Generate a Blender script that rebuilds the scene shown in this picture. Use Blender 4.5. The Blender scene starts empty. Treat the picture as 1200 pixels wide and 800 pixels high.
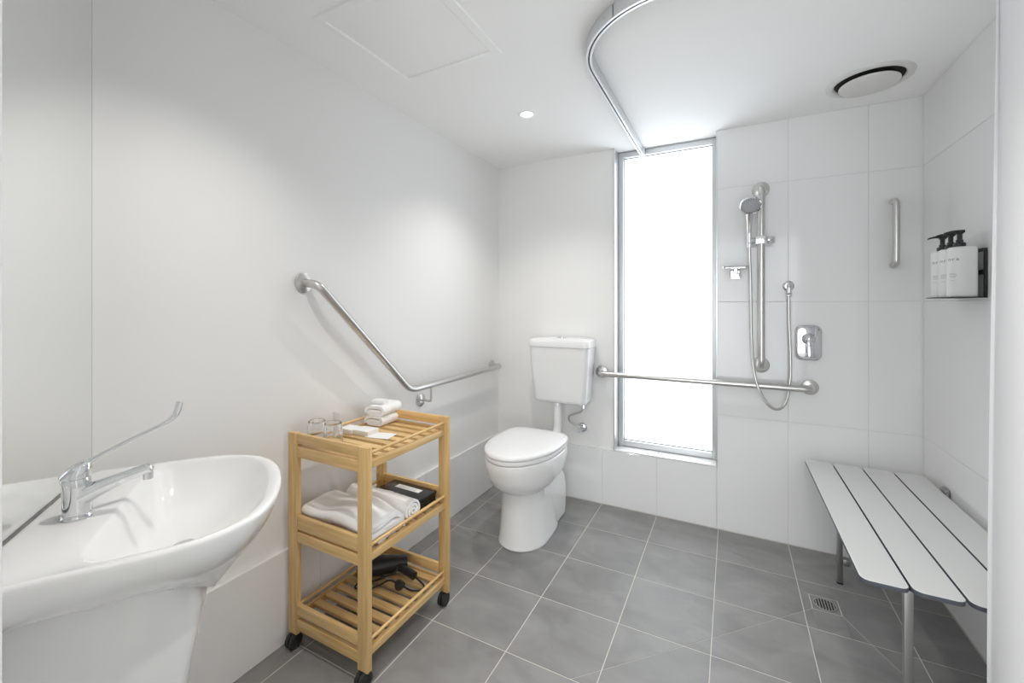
import bpy, bmesh, math, random
from mathutils import Vector, Matrix
random.seed(7)
PI = math.pi
S = bpy.context.scene
COL = S.collection

# ------------------------------------------------------------------ camera, world, exposure
cam_d = bpy.data.cameras.new('camera')
cam_d.sensor_fit = 'HORIZONTAL'; cam_d.sensor_width = 36.0
cam_d.lens = 36.0 * 495.7366 / 1200.0
cam_d.shift_y = -(400 - 357.4989) / 1200.0
cam_d.clip_start = 0.02
cam = bpy.data.objects.new('camera', cam_d); COL.objects.link(cam)
cam.location = (1.4629, -2.599, 1.2358)
cam.rotation_euler = (PI / 2, 0, math.radians(27.43335))
S.camera = cam

world = bpy.data.worlds.new('world'); S.world = world; world.use_nodes = True
bg = world.node_tree.nodes['Background']
bg.inputs[0].default_value = (0.86, 0.93, 1.0, 1); bg.inputs[1].default_value = 1.0

S.view_settings.view_transform = 'Standard'; S.view_settings.look = 'None'
S.view_settings.gamma = 1.0; S.view_settings.use_curve_mapping = False
S.view_settings.exposure = 0.0
S.cycles.max_bounces = 14; S.cycles.diffuse_bounces = 8; S.cycles.glossy_bounces = 6
S.cycles.transmission_bounces = 10; S.cycles.transparent_max_bounces = 12
S.cycles.caustics_reflective = False; S.cycles.caustics_refractive = False
S.cycles.sample_clamp_indirect = 4.0

W, H = 2.245, 2.2            # room width (x), ceiling height; back wall at y = 0
DOWN_W = [28.5, 27.0, 38.0]    # watts of each recessed downlight
DOWN_POS = [(0.545, -0.669), (0.545, -1.95), (1.62, -1.95)]
BED_W = 36.0                 # daylight through the bedroom window behind the doorway

def area_light(name, loc, rot, sx, sy, power, color):
    l = bpy.data.lights.new(name, 'AREA'); l.shape = 'RECTANGLE'; l.size = sx; l.size_y = sy
    l.energy = power; l.color = color
    o = bpy.data.objects.new(name, l); COL.objects.link(o); o.location = loc; o.rotation_euler = rot
    return o
# daylight of the bedroom window, on the room side of its pane
area_light('bedroom_window_daylight', (1.6, -4.62, 1.15), (PI / 2, 0, 0), 2.5, 2.1, BED_W, (0.93, 0.97, 1.0))
# added fill light high in the unseen bedroom, stands for no known lamp
area_light('bedroom_fill_light', (1.5, -3.7, 2.44), (0, 0, 0), 0.5, 0.5, 7, (1.0, 0.96, 0.9))

# ------------------------------------------------------------------ materials
def mat(name, color=(0.8, 0.8, 0.8), rough=0.5, metal=0.0, **kw):
    m = bpy.data.materials.new(name); m.use_nodes = True
    b = m.node_tree.nodes['Principled BSDF']
    b.inputs['Base Color'].default_value = (*color, 1)
    b.inputs['Roughness'].default_value = rough
    b.inputs['Metallic'].default_value = metal
    for k, v in kw.items():
        b.inputs[k.replace('_', ' ')].default_value = v
    return m
def nodes(m): return m.node_tree.nodes, m.node_tree.links, m.node_tree.nodes['Principled BSDF']
def noise_color(m, c1, c2, scale=4, detail=6, stretch=(1, 1, 1), lo=0.3, hi=0.7, distort=0.0, per_object=0.0):
    n, l, b = nodes(m)
    tc = n.new('ShaderNodeTexCoord'); mp = n.new('ShaderNodeMapping'); mp.inputs['Scale'].default_value = stretch
    l.new(tc.outputs['Object'], mp.inputs[0])
    t = n.new('ShaderNodeTexNoise'); t.inputs['Scale'].default_value = scale; t.inputs['Detail'].default_value = detail
    t.inputs['Distortion'].default_value = distort
    if per_object:
        oi = n.new('ShaderNodeObjectInfo'); ad = n.new('ShaderNodeVectorMath'); ad.operation = 'ADD'
        sc = n.new('ShaderNodeVectorMath'); sc.operation = 'SCALE'; sc.inputs['Scale'].default_value = 37.0
        cb = n.new('ShaderNodeCombineXYZ')
        for i in range(3): l.new(oi.outputs['Random'], cb.inputs[i])
        l.new(cb.outputs[0], sc.inputs[0]); l.new(mp.outputs[0], ad.inputs[0]); l.new(sc.outputs[0], ad.inputs[1])
        l.new(ad.outputs[0], t.inputs['Vector'])
    else:
        l.new(mp.outputs[0], t.inputs['Vector'])
    r = n.new('ShaderNodeValToRGB'); r.color_ramp.elements[0].position = lo; r.color_ramp.elements[1].position = hi
    r.color_ramp.elements[0].color = (*c1, 1); r.color_ramp.elements[1].color = (*c2, 1)
    l.new(t.outputs['Fac'], r.inputs[0])
    out = r.outputs[0]
    if per_object:
        hv = n.new('ShaderNodeHueSaturation'); mr = n.new('ShaderNodeMapRange')
        mr.inputs[3].default_value = 1 - per_object; mr.inputs[4].default_value = 1 + per_object
        l.new(oi.outputs['Random'], mr.inputs[0]); l.new(mr.outputs[0], hv.inputs['Value']); l.new(out, hv.inputs['Color'])
        out = hv.outputs[0]
    l.new(out, b.inputs['Base Color'])
    return t
def bump(m, scale, strength, dist=0.002, detail=3, stretch=(1, 1, 1)):
    n, l, b = nodes(m)
    tc = n.new('ShaderNodeTexCoord'); mp = n.new('ShaderNodeMapping'); mp.inputs['Scale'].default_value = stretch
    t = n.new('ShaderNodeTexNoise'); t.inputs['Scale'].default_value = scale; t.inputs['Detail'].default_value = detail
    bp = n.new('ShaderNodeBump'); bp.inputs['Strength'].default_value = strength; bp.inputs['Distance'].default_value = dist
    l.new(tc.outputs['Object'], mp.inputs[0]); l.new(mp.outputs[0], t.inputs['Vector'])
    l.new(t.outputs['Fac'], bp.inputs['Height']); l.new(bp.outputs[0], b.inputs['Normal'])

M = {}
M['paint'] = mat('wall_paint', (0.86, 0.855, 0.845), 0.55); bump(M['paint'], 260, 0.04, 0.0006)
M['ceil'] = mat('ceiling_paint', (0.95, 0.95, 0.945), 0.75); bump(M['ceil'], 200, 0.03, 0.0006)
M['tile'] = mat('white_wall_tile', (0.83, 0.83, 0.83), 0.09); bump(M['tile'], 3.0, 0.02, 0.004, 1)
M['wgrout'] = mat('white_grout', (0.72, 0.72, 0.705), 0.8); bump(M['wgrout'], 300, 0.2, 0.0006)
M['ftile'] = mat('grey_floor_tile', (0.25, 0.25, 0.25), 0.42)
noise_color(M['ftile'], (0.205, 0.203, 0.200), (0.305, 0.302, 0.297), 5.0, 8, (1, 1.6, 1), 0.28, 0.74, 0.6, 0.05)
bump(M['ftile'], 60, 0.05, 0.001, 6)
M['fgrout'] = mat('pale_floor_grout', (0.66, 0.62, 0.56), 0.85); bump(M['fgrout'], 300, 0.2, 0.0006)
M['ceramic'] = mat('white_ceramic', (0.86, 0.86, 0.855), 0.08); M['ceramic'].node_tree.nodes['Principled BSDF'].inputs['Coat Weight'].default_value = 0.4
M['seatpl'] = mat('white_seat_plastic', (0.86, 0.86, 0.86), 0.2)
M['steel'] = mat('brushed_steel', (0.62, 0.61, 0.59), 0.30, 1.0); bump(M['steel'], 400, 0.05, 0.0004, 2, (1, 1, 0.05))
M['chrome'] = mat('chrome', (0.74, 0.75, 0.765), 0.05, 1.0)
M['alu'] = mat('anodised_aluminium', (0.72, 0.73, 0.75), 0.35, 0.85)
M['winframe'] = mat('satin_window_frame', (0.70, 0.71, 0.72), 0.4, 0.5)
M['black'] = mat('black_plastic', (0.018, 0.018, 0.02), 0.38)
M['blackgloss'] = mat('black_leatherette', (0.012, 0.012, 0.013), 0.22)
M['rubber'] = mat('dark_rubber', (0.02, 0.02, 0.02), 0.7)
M['blackmetal'] = mat('black_powder_coat', (0.02, 0.02, 0.022), 0.5)
M['bottle'] = mat('white_bottle_plastic', (0.84, 0.84, 0.84), 0.35)
M['print'] = mat('grey_print', (0.20, 0.20, 0.21), 0.6)
M['printlight'] = mat('pale_grey_print', (0.36, 0.36, 0.37), 0.6)
M['paper'] = mat('white_paper', (0.86, 0.855, 0.84), 0.6)
M['card'] = mat('cream_card', (0.80, 0.775, 0.73), 0.6)
M['towel'] = mat('white_terry', (0.93, 0.93, 0.935), 0.95); bump(M['towel'], 420, 0.6, 0.003, 4)
M['towel'].node_tree.nodes['Principled BSDF'].inputs['Sheen Weight'].default_value = 0.3
M['bamboo'] = mat('honey_bamboo', (0.6, 0.38, 0.15), 0.38)
def wood(m, stretch):
    noise_color(m, (0.56, 0.345, 0.125), (0.78, 0.545, 0.265), 9, 8, stretch, 0.25, 0.75, 0.3, 0.10)
M['bamboo_x'] = mat('honey_bamboo_grain_x', (0.6, 0.38, 0.15), 0.38); wood(M['bamboo_x'], (0.6, 9, 9))
M['bamboo_y'] = mat('honey_bamboo_grain_y', (0.6, 0.38, 0.15), 0.38); wood(M['bamboo_y'], (9, 0.6, 9))
M['bamboo_z'] = mat('honey_bamboo_grain_z', (0.6, 0.38, 0.15), 0.38); wood(M['bamboo_z'], (9, 9, 0.6))
M['glass'] = mat('clear_glass', (0.97, 0.98, 0.98), 0.02, 0, Transmission_Weight=1.0, IOR=1.45); bump(M['glass'], 90, 0.25, 0.003, 2)
M['mirror'] = mat('mirror_silver', (0.93, 0.94, 0.93), 0.01, 1.0)
M['mirroredge'] = mat('mirror_edge', (0.28, 0.29, 0.29), 0.3)
M['laminate'] = mat('white_laminate', (0.66, 0.665, 0.66), 0.32)
M['core'] = mat('laminate_core_and_slot_shade', (0.075, 0.085, 0.10), 0.45)
M['ventw'] = mat('white_vent_plastic', (0.74, 0.73, 0.71), 0.4)
M['dark'] = mat('painted_hollow_shade', (0.02, 0.019, 0.017), 0.8)  # near-black colour painted in for the shade inside vent and drain
M['doorpaint'] = mat('door_frame_paint', (0.74, 0.74, 0.75), 0.35)
M['bedwall'] = mat('bedroom_paint', (0.78, 0.77, 0.75), 0.7)
M['carpet'] = mat('bedroom_carpet', (0.55, 0.53, 0.50), 0.95); bump(M['carpet'], 500, 0.5, 0.003)
M['steel_dark'] = mat('satin_steel', (0.36, 0.355, 0.35), 0.32, 1.0); bump(M['steel_dark'], 400, 0.05, 0.0004, 2, (1, 1, 0.05))
M['silicone'] = mat('white_silicone', (0.78, 0.78, 0.77), 0.4)
M['spray'] = mat('grey_spray_plate', (0.42, 0.43, 0.44), 0.4)
# frosted window pane, lit by the daylight behind it
M['frost'] = mat('frosted_glass', (0.80, 0.83, 0.85), 0.25)
b = M['frost'].node_tree.nodes['Principled BSDF']
b.inputs['Emission Color'].default_value = (0.86, 0.93, 1.0, 1); b.inputs['Emission Strength'].default_value = 3.0
M['bedpane'] = mat('bedroom_window_daylight', (0.8, 0.85, 0.9), 0.3)
b = M['bedpane'].node_tree.nodes['Principled BSDF']
b.inputs['Emission Color'].default_value = (0.93, 0.97, 1.0, 1); b.inputs['Emission Strength'].default_value = 1.2
M['lamp'] = mat('downlight_lens', (1, 1, 1), 0.4)
b = M['lamp'].node_tree.nodes['Principled BSDF']
b.inputs['Emission Color'].default_value = (1, 0.97, 0.92, 1); b.inputs['Emission Strength'].default_value = 12.0
# curtain: thin woven cloth that lets light through
m = bpy.data.materials.new('white_curtain_cloth'); m.use_nodes = True; M['curtain'] = m
n, l = m.node_tree.nodes, m.node_tree.links
pb = n['Principled BSDF']; pb.inputs['Base Color'].default_value = (0.90, 0.90, 0.905, 1); pb.inputs['Roughness'].default_value = 0.7
tr = n.new('ShaderNodeBsdfTranslucent'); tr.inputs[0].default_value = (0.92, 0.92, 0.93, 1)
mx = n.new('ShaderNodeMixShader'); mx.inputs[0].default_value = 0.4
l.new(pb.outputs[0], mx.inputs[1]); l.new(tr.outputs[0], mx.inputs[2]); l.new(mx.outputs[0], n['Material Output'].inputs[0])

# ------------------------------------------------------------------ mesh helpers
def V3(p): return Vector(p)
class MB:
    """collects vertices and faces for one mesh"""
    def __init__(s): s.v = []; s.f = []; s.mi = []
    def add(s, vs, fs, mi=0):
        k = len(s.v); s.v += [tuple(p) for p in vs]; s.f += [tuple(i + k for i in f) for f in fs]; s.mi += [mi] * len(fs)
        return s
    def box(s, a, b, bev=0.0, mi=0, seg=2):
        bm = bmesh.new(); bmesh.ops.create_cube(bm, size=1)
        c = [(a[i] + b[i]) / 2 for i in range(3)]; d = [abs(b[i] - a[i]) for i in range(3)]
        for v in bm.verts: v.co = Vector((c[0] + v.co.x * d[0], c[1] + v.co.y * d[1], c[2] + v.co.z * d[2]))
        if bev > 0: bmesh.ops.bevel(bm, geom=bm.edges[:], offset=bev, segments=seg, affect='EDGES', profile=0.6)
        bm.verts.index_update()
        s.add([v.co[:] for v in bm.verts], [[v.index for v in f.verts] for f in bm.faces], mi); bm.free(); return s
    def prism(s, poly, z0, z1, bev=0.0, mi=0, seg=2, tf=None):
        bm = bmesh.new(); vs = [bm.verts.new((p[0], p[1], z0)) for p in poly]
        f = bm.faces.new(vs); r = bmesh.ops.extrude_face_region(bm, geom=[f])
        for e in r['geom']:
            if isinstance(e, bmesh.types.BMVert): e.co.z = z1
        bmesh.ops.recalc_face_normals(bm, faces=bm.faces)
        if bev > 0:
            ed = [e for e in bm.edges if abs(e.verts[0].co.z - e.verts[1].co.z) < 1e-9]
            bmesh.ops.bevel(bm, geom=ed, offset=bev, segments=seg, affect='EDGES', profile=0.6)
        if tf is not None: bmesh.ops.transform(bm, matrix=tf, verts=bm.verts)
        bm.verts.index_update()
        s.add([v.co[:] for v in bm.verts], [[v.index for v in f.verts] for f in bm.faces], mi); bm.free(); return s
    def loft(s, rings, cap0=True, cap1=True, mi=0):
        n = len(rings[0]); vs = [p for r in rings for p in r]; fs = []
        for i in range(len(rings) - 1):
            for j in range(n):
                k = (j + 1) % n; fs.append((i * n + j, i * n + k, (i + 1) * n + k, (i + 1) * n + j))
        if cap0: fs.append(tuple(range(n))[::-1])
        if cap1: fs.append(tuple((len(rings) - 1) * n + j for j in range(n)))
        return s.add(vs, fs, mi)
    def lathe(s, prof, center=(0, 0, 0), axis='Z', n=32, tf=None, mi=0, cap0=False, cap1=False):
        rings = []
        for r, h in prof:
            ring = []
            for j in range(n):
                a = 2 * PI * j / n; x, y = r * math.cos(a), r * math.sin(a)
                if axis == 'Z': p = (x, y, h)
                elif axis == 'Y': p = (x, h, -y)
                else: p = (h, x, y)
                p = Vector(p) + Vector(center)
                if tf is not None: p = tf @ p
                ring.append(p)
            rings.append(ring)
        return s.loft(rings, cap0, cap1, mi)
    def tube(s, pts, r, n=14, fillet=0.0, mi=0, cap=True, radii=None, fseg=7):
        P = [Vector(p) for p in pts]
        if fillet and len(P) > 2:
            Q = [P[0]]
            for i in range(1, len(P) - 1):
                a, b, c = P[i - 1], P[i], P[i + 1]
                d1 = (a - b); d2 = (c - b); fl = fillet if not isinstance(fillet, (list, tuple)) else fillet[i - 1]
                L = min(fl, d1.length * 0.49, d2.length * 0.49)
                p1 = b + d1.normalized() * L; p2 = b + d2.normalized() * L
                for k in range(fseg + 1):
                    t = k / fseg; Q.append(p1 * (1 - t) ** 2 + b * 2 * t * (1 - t) + p2 * t * t)
            Q.append(P[-1]); P = Q
        Q = [P[0]]
        for p in P[1:]:
            if (p - Q[-1]).length > 1e-6: Q.append(p)
        P = Q
        if radii is None: R = [r] * len(P)
        else:
            R = [radii[min(int(i * len(radii) / len(P)), len(radii) - 1)] for i in range(len(P))] if len(radii) != len(P) else radii
        T = []
        for i in range(len(P)):
            a = P[max(i - 1, 0)]; b = P[min(i + 1, len(P) - 1)]; T.append((b - a).normalized())
        up = Vector((0, 0, 1)) if abs(T[0].z) < 0.9 else Vector((1, 0, 0))
        nrm = (up - T[0] * up.dot(T[0])).normalized(); rings = []
        for i in range(len(P)):
            nrm = (nrm - T[i] * nrm.dot(T[i])).normalized(); bn = T[i].cross(nrm)
            rings.append([P[i] + (nrm * math.cos(2 * PI * j / n) + bn * math.sin(2 * PI * j / n)) * R[i] for j in range(n)])
        return s.loft(rings, cap, cap, mi)
    def build(s, name, m, parent=None, smooth=35, subsurf=0):
        me = bpy.data.meshes.new(name); me.from_pydata(s.v, [], s.f)
        ms = m if isinstance(m, (list, tuple)) else [m]
        for q in ms: me.materials.append(M[q] if isinstance(q, str) else q)
        me.polygons.foreach_set('material_index', s.mi)
        bm = bmesh.new(); bm.from_mesh(me); bmesh.ops.recalc_face_normals(bm, faces=bm.faces); bm.to_mesh(me); bm.free()
        if smooth:
            me.polygons.foreach_set('use_smooth', [True] * len(me.polygons)); me.set_sharp_from_angle(angle=math.radians(smooth))
        me.update()
        o = bpy.data.objects.new(name, me); COL.objects.link(o)
        if parent is not None: o.parent = parent
        if subsurf:
            md = o.modifiers.new('subdivision', 'SUBSURF'); md.levels = subsurf; md.render_levels = subsurf
        return o
def thing(name, label, cat, loc=(0, 0, 0), rz=0, group=None):
    o = bpy.data.objects.new(name, None); COL.objects.link(o); o.location = loc; o.rotation_euler = (0, 0, rz)
    o.empty_display_size = 0.05
    return tag(o, label, cat, group)
def tag(o, label, cat, group=None):
    o['label'] = label; o['category'] = cat
    if group: o['group'] = group
    return o
def struct(o, label=None, cat=None):
    o['kind'] = 'structure'
    if label: o['label'] = label
    if cat: o['category'] = cat
    return o
def share(src, name, parent, loc):
    o = bpy.data.objects.new(name, src.data); COL.objects.link(o); o.parent = parent; o.location = loc; return o
def rounded_rect(w, d, r, n=6, cx=0, cy=0):
    pts = []
    for (sx, sy, a0) in ((1, 1, 0), (-1, 1, PI / 2), (-1, -1, PI), (1, -1, 3 * PI / 2)):
        for k in range(n + 1):
            a = a0 + PI / 2 * k / n
            pts.append((cx + sx * (w / 2 - r) + r * math.cos(a), cy + sy * (d / 2 - r) + r * math.sin(a)))
    return pts
def at_z(poly, z): return [(p[0], p[1], z) for p in poly]
def spow(v, e): return math.copysign(abs(v) ** e, v)
def catmull(pts, k=8):
    P = [Vector(p) for p in pts]; P = [P[0] * 2 - P[1]] + P + [P[-1] * 2 - P[-2]]; out = []
    for i in range(1, len(P) - 2):
        a, b, c, d = P[i - 1], P[i], P[i + 1], P[i + 2]
        for j in range(k):
            t = j / k
            out.append(0.5 * ((2 * b) + (c - a) * t + (2 * a - 5 * b + 4 * c - d) * t * t + (3 * b - a - 3 * c + d) * t ** 3))
    out.append(P[-2]); return out

# ------------------------------------------------------------------ floor with tiles
XJ = [0.012, 0.0954, 0.4209, 0.7464, 1.0719, 1.3974, 1.7229, 2.0484, W - 0.002]
YJ = [-0.002] + [-(0.3096 + 0.3197 * k) for k in range(7)] + [-2.72]
DR = (1.805, -0.453); DH = 0.049
fl = MB().box((-0.05, -2.72, -0.08), (W + 0.05, 0.05, -0.0009)).build('floor', 'fgrout')
struct(fl, 'grey square tiled bathroom floor with pale grout lines', 'floor')
def clip(poly, nx, ny, c):
    out = []
    for i in range(len(poly)):
        a, b = poly[i], poly[(i + 1) % len(poly)]
        da, db = a[0] * nx + a[1] * ny - c, b[0] * nx + b[1] * ny - c
        if da >= 0: out.append(a)
        if (da > 0 and db < 0) or (da < 0 and db > 0):
            t = da / (da - db); out.append((a[0] + (b[0] - a[0]) * t, a[1] + (b[1] - a[1]) * t))
    return out
def parea(p): return abs(sum(p[i][0] * p[(i + 1) % len(p)][1] - p[(i + 1) % len(p)][0] * p[i][1] for i in range(len(p)))) / 2
G = 0.0016
CUTS = [((-1, -1), 1.15), ((1, -2.0), 0.75), ((-1.55, 1), 0.55)]
def cut_tile(rect):
    x0, x1, y0, y1 = rect
    polys = [[(x0 + G, y0 + G), (x1 - G, y0 + G), (x1 - G, y1 - G), (x0 + G, y1 - G)]]
    # square seat of the drain
    dx0, dx1, dy0, dy1 = DR[0] - DH, DR[0] + DH, DR[1] - DH, DR[1] + DH
    res = []
    for p in polys:
        if x0 < dx1 and x1 > dx0 and y0 < dy1 and y1 > dy0:
            a = clip(p, -1, 0, -(dx0 - G)); r1 = clip(p, 1, 0, dx1 + G)
            mid = clip(clip(p, 1, 0, dx0 - G), -1, 0, -(dx1 + G))
            t = clip(mid, 0, 1, dy1 + G); bt = clip(mid, 0, -1, -(dy0 - G))
            res += [q for q in (a, r1, t, bt) if len(q) > 2]
        else: res.append(p)
    # fall lines running out of the drain corners
    for (d, Lmax) in CUTS:
        L = math.hypot(*d); d = (d[0] / L, d[1] / L); nx, ny = -d[1], d[0]
        o = (DR[0] + math.copysign(DH, d[0]), DR[1] + math.copysign(DH, d[1])); c = o[0] * nx + o[1] * ny; new = []
        for q in res:
            cx = sum(k[0] for k in q) / len(q); cy = sum(k[1] for k in q) / len(q)
            t = (cx - o[0]) * d[0] + (cy - o[1]) * d[1]
            a = clip(q, nx, ny, c + 0.0007); bb = clip(q, -nx, -ny, -c + 0.0007)
            if -0.02 < t < Lmax and len(a) > 2 and len(bb) > 2 and parea(a) > 2e-4 and parea(bb) > 2e-4: new += [a, bb]
            else: new.append(q)
        res = new
    return res
for i in range(len(XJ) - 1):
    for j in range(len(YJ) - 1):
        rect = (XJ[i], XJ[i + 1], YJ[j + 1], YJ[j])
        for poly in cut_tile(rect):
            if parea(poly) < 5e-5: continue
            cx = sum(k[0] for k in poly) / len(poly); cy = sum(k[1] for k in poly) / len(poly)
            o = MB().prism([(k[0] - cx, k[1] - cy) for k in poly], -0.006, 0.0, 0.0006, seg=1).build('tile', 'ftile', fl, smooth=0)
            o.location = (cx, cy, 0)
# ------------------------------------------------------------------ ceiling
ce = MB().box((-0.1, -2.72, H), (W + 0.1, 0.16, H + 0.1)).build('ceiling', 'ceil'); struct(ce, 'flat white painted ceiling', 'ceiling')

# ------------------------------------------------------------------ walls
TT = 0.012                    # tile thickness; tiled faces at y = 0 and x = W, paint sits behind
WX0, WX1, SILL = 0.823, 1.390, 0.348     # window opening
LEDGE = 0.339
wb = MB().box((-0.1, TT, -0.05), (WX0, 0.25, H + 0.02)).box((WX1, TT, -0.05), (W + 0.1, 0.25, H + 0.02)) \
    .box((WX0, TT, -0.05), (WX1, 0.25, SILL - 0.012)).build('wall_back', ['paint'], smooth=0)
struct(wb, 'back wall with painted plaster beside the toilet and white tiles in the shower', 'wall')
_tc = {}
def wall_tile(parent, axis, a0, a1, z0, z1, face, sign, g=0.0011):
    """tile on a wall: axis 'y' -> wall at y=face spanning x a0..a1; axis 'x' -> wall at x=face spanning y"""
    key = (axis, round(a1 - a0, 4), round(z1 - z0, 4), sign)
    w, h = a1 - a0 - 2 * g, z1 - z0 - 2 * g
    if key not in _tc:
        if axis == 'y': o = MB().box((-w / 2, 0, -h / 2), (w / 2, sign * (TT - 0.001), h / 2), 0.0012, seg=1).build('tile', 'tile', parent, smooth=0)
        else: o = MB().box((0, -w / 2, -h / 2), (sign * (TT - 0.001), w / 2, h / 2), 0.0012, seg=1).build('tile', 'tile', parent, smooth=0)
        _tc[key] = o
    else: o = share(_tc[key], 'tile', parent, (0, 0, 0))
    c, zc = (a0 + a1) / 2, (z0 + z1) / 2
    o.location = (c, face, zc) if axis == 'y' else (face, c, zc)
    return o
def grout(parent, a, b): return MB().box(a, b).build('grout', 'wgrout', parent, smooth=0)
GY = 0.0025                   # grout bed a little behind the tile faces
# skirting course beside and below the window
grout(wb, (TT, GY, 0.0), (WX0 + 0.0, TT + 0.002, LEDGE)); grout(wb, (WX0, GY, 0.0), (WX1, TT + 0.002, SILL - 0.012)); grout(wb, (WX1 + 0.001, GY, 0), (W, TT + 0.002, H))
for a, bb in ((0.018, 0.0954), (0.0954, 0.4209), (0.4209, 0.7464), (0.7464, 1.0719), (1.0719, WX1)): wall_tile(wb, 'y', a, bb, 0.001, LEDGE + 0.001, 0, 1)
ZR = [0.001, 0.6313, 1.2544, 1.8769, H]
XW = [WX1, 1.7229, 2.0484, W - 0.001]
for i in range(3):
    for j in range(4): wall_tile(wb, 'y', XW[i], XW[i + 1], ZR[j], ZR[j + 1], 0, 1)
# left wall
wl = MB().box((-0.12, -2.8, -0.05), (0, 0.2, H + 0.02)).build('wall_left', 'paint', smooth=0)
struct(wl, 'left wall of pale paint above a low course of white tiles', 'wall')
LT = 0.017
grout(wl, (-0.002, -2.14, 0.0), (LT - GY, 0.011, LEDGE))
ys = [0.011, -0.16, -0.81, -1.46, -2.11]
for i in range(4): wall_tile(wl, 'x', ys[i + 1], ys[i], 0.001, LEDGE + 0.003, LT, -1)
# right wall
wr = MB().box((W + TT, -2.8, -0.05), (W + 0.15, 0.2, H + 0.02)).build('wall_right', 'paint', smooth=0)
struct(wr, 'right shower wall of large glossy white tiles', 'wall')
grout(wr, (W + GY, -2.6, 0.0), (W + TT + 0.002, 0.0, H))
yr = [-0.001, -0.651, -1.302, -1.953, -2.604]
for i in range(4):
    for j in range(4): wall_tile(wr, 'x', yr[i + 1], yr[i], ZR[j], ZR[j + 1], W, 1)
MB().box((W - 0.005, -0.005, 0.001), (W + 0.004, 0.004, H - 0.001), 0.001).build('corner_seal', 'silicone', wr)
# diagonal wall across the corner behind the basin
DA = math.radians(-34.3); EX = Vector((math.cos(DA), math.sin(DA), 0)); EY = Vector((-math.sin(DA), math.cos(DA), 0))
M0 = Vector((0, -2.125, 0))
def diag(along, out, z): return M0 + EX * along + EY * out + Vector((0, 0, z))
q = [diag(-0.08, -0.006, 0), diag(0.66, -0.006, 0), diag(0.66, -0.12, 0), diag(-0.08, -0.12, 0)]
wd = MB().prism([(p.x, p.y) for p in q], -0.05, H + 0.02).build('wall_corner', 'paint', smooth=0)
struct(wd, 'diagonal corner wall behind the wash basin', 'wall')
# front wall either side of the doorway, and lintel
FY = -2.478
wf = MB().box((0.40, -2.63, -0.05), (0.83, FY, H + 0.02)).box((2.09, -2.63, -0.05), (W + 0.1, FY, H + 0.02)) \
    .box((0.83, -2.63, 2.18), (2.09, FY, H + 0.02)).build('wall_front', 'paint', smooth=0)
struct(wf, 'front wall around the doorway', 'wall')
df = MB().box((0.820, -2.645, 0.0), (0.8395, -2.463, 2.18), 0.003).box((2.067, -2.645, 0.0), (2.092, -2.463, 2.18), 0.003) \
    .box((0.828, -2.645, 2.155), (2.092, -2.463, 2.18), 0.003).build('door_1', 'doorpaint'); struct(df, 'white painted door frame of the bathroom doorway', 'door frame')
# bedroom beyond the doorway
bw = MB().box((-1.2, -4.8, -0.05), (-1.1, -2.6, 2.5)).box((3.6, -4.8, -0.05), (3.7, -2.6, 2.5)).box((-1.2, -4.85, -0.05), (0.25, -4.72, 2.5)) \
    .box((2.95, -4.85, -0.05), (3.7, -4.72, 2.5)).box((0.25, -4.85, 2.3), (2.95, -4.72, 2.5)) \
    .box((-1.2, -2.66, -0.05), (-0.12, -2.6, 2.5)).box((W + 0.1, -2.66, -0.05), (3.7, -2.6, 2.5)).box((-0.12, -2.7, H + 0.02), (W + 0.1, -2.63, 2.5)) \
    .build('wall_bedroom', 'bedwall', smooth=0); struct(bw, 'bedroom walls beyond the doorway', 'wall')
struct(MB().box((-1.2, -4.85, 2.48), (3.7, -2.6, 2.56)).build('ceiling_bedroom', 'ceil', smooth=0))
struct(MB().box((-1.2, -4.85, -0.1), (3.7, -2.72, -0.004)).build('floor_bedroom', 'carpet', smooth=0))
w2 = MB().box((0.25, -4.80, 0.0), (2.95, -4.78, 2.3)).build('window_2', 'bedpane', smooth=0); struct(w2, 'unseen bedroom window, stretched to the floor to send more light upward', 'window')  # window height stretched down so more light reaches the bathroom ceiling
fr = MB()
for x in (0.25, 1.12, 2.02, 2.905): fr.box((x, -4.79, 0.0), (x + 0.045, -4.74, 2.3))
for z in (0.0, 1.85, 2.255): fr.box((0.25, -4.79, z), (2.95, -4.74, z + 0.045))
fr.build('window_frame', 'winframe', w2)

# ------------------------------------------------------------------ window in the back wall
DY = 0.115
win = MB().box((WX0 + 0.03, DY + 0.012, SILL + 0.03), (WX1 - 0.012, DY + 0.018, H - 0.03)).build('window_1', 'frost', smooth=0)
struct(win, 'tall narrow frosted glass window reaching from low sill to ceiling', 'window')
f = MB().box((WX0 + 0.003, DY - 0.02, SILL + 0.0), (WX0 + 0.034, DY + 0.05, H - 0.002), 0.002).build('window_frame', 'winframe', win)
f = MB().box((WX1 - 0.026, DY - 0.02, SILL + 0.0), (WX1 - 0.003, DY + 0.05, H - 0.002), 0.002).build('window_frame', 'winframe', win)
f = MB().box((WX0 + 0.034, DY - 0.02, SILL + 0.002), (WX1 - 0.026, DY + 0.05, SILL + 0.036), 0.002).build('window_frame', 'winframe', win)
f = MB().box((WX0 + 0.034, DY - 0.02, H - 0.036), (WX1 - 0.026, DY + 0.05, H - 0.002), 0.002).build('window_frame', 'winframe', win)
# dark glazing bead around the pane
bd = MB()
x0, x1, z0, z1 = WX0 + 0.034, WX1 - 0.026, SILL + 0.036, H - 0.036
bd.box((x0, DY + 0.002, z0), (x0 + 0.0035, DY + 0.012, z1)).box((x1 - 0.0025, DY + 0.002, z0), (x1, DY + 0.012, z1)).box((x0, DY + 0.002, z0), (x1, DY + 0.012, z0 + 0.0035)).box((x0, DY + 0.002, z1 - 0.0035), (x1, DY + 0.012, z1))
bd.build('glazing_bead', 'mirroredge', win, smooth=0)
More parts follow.
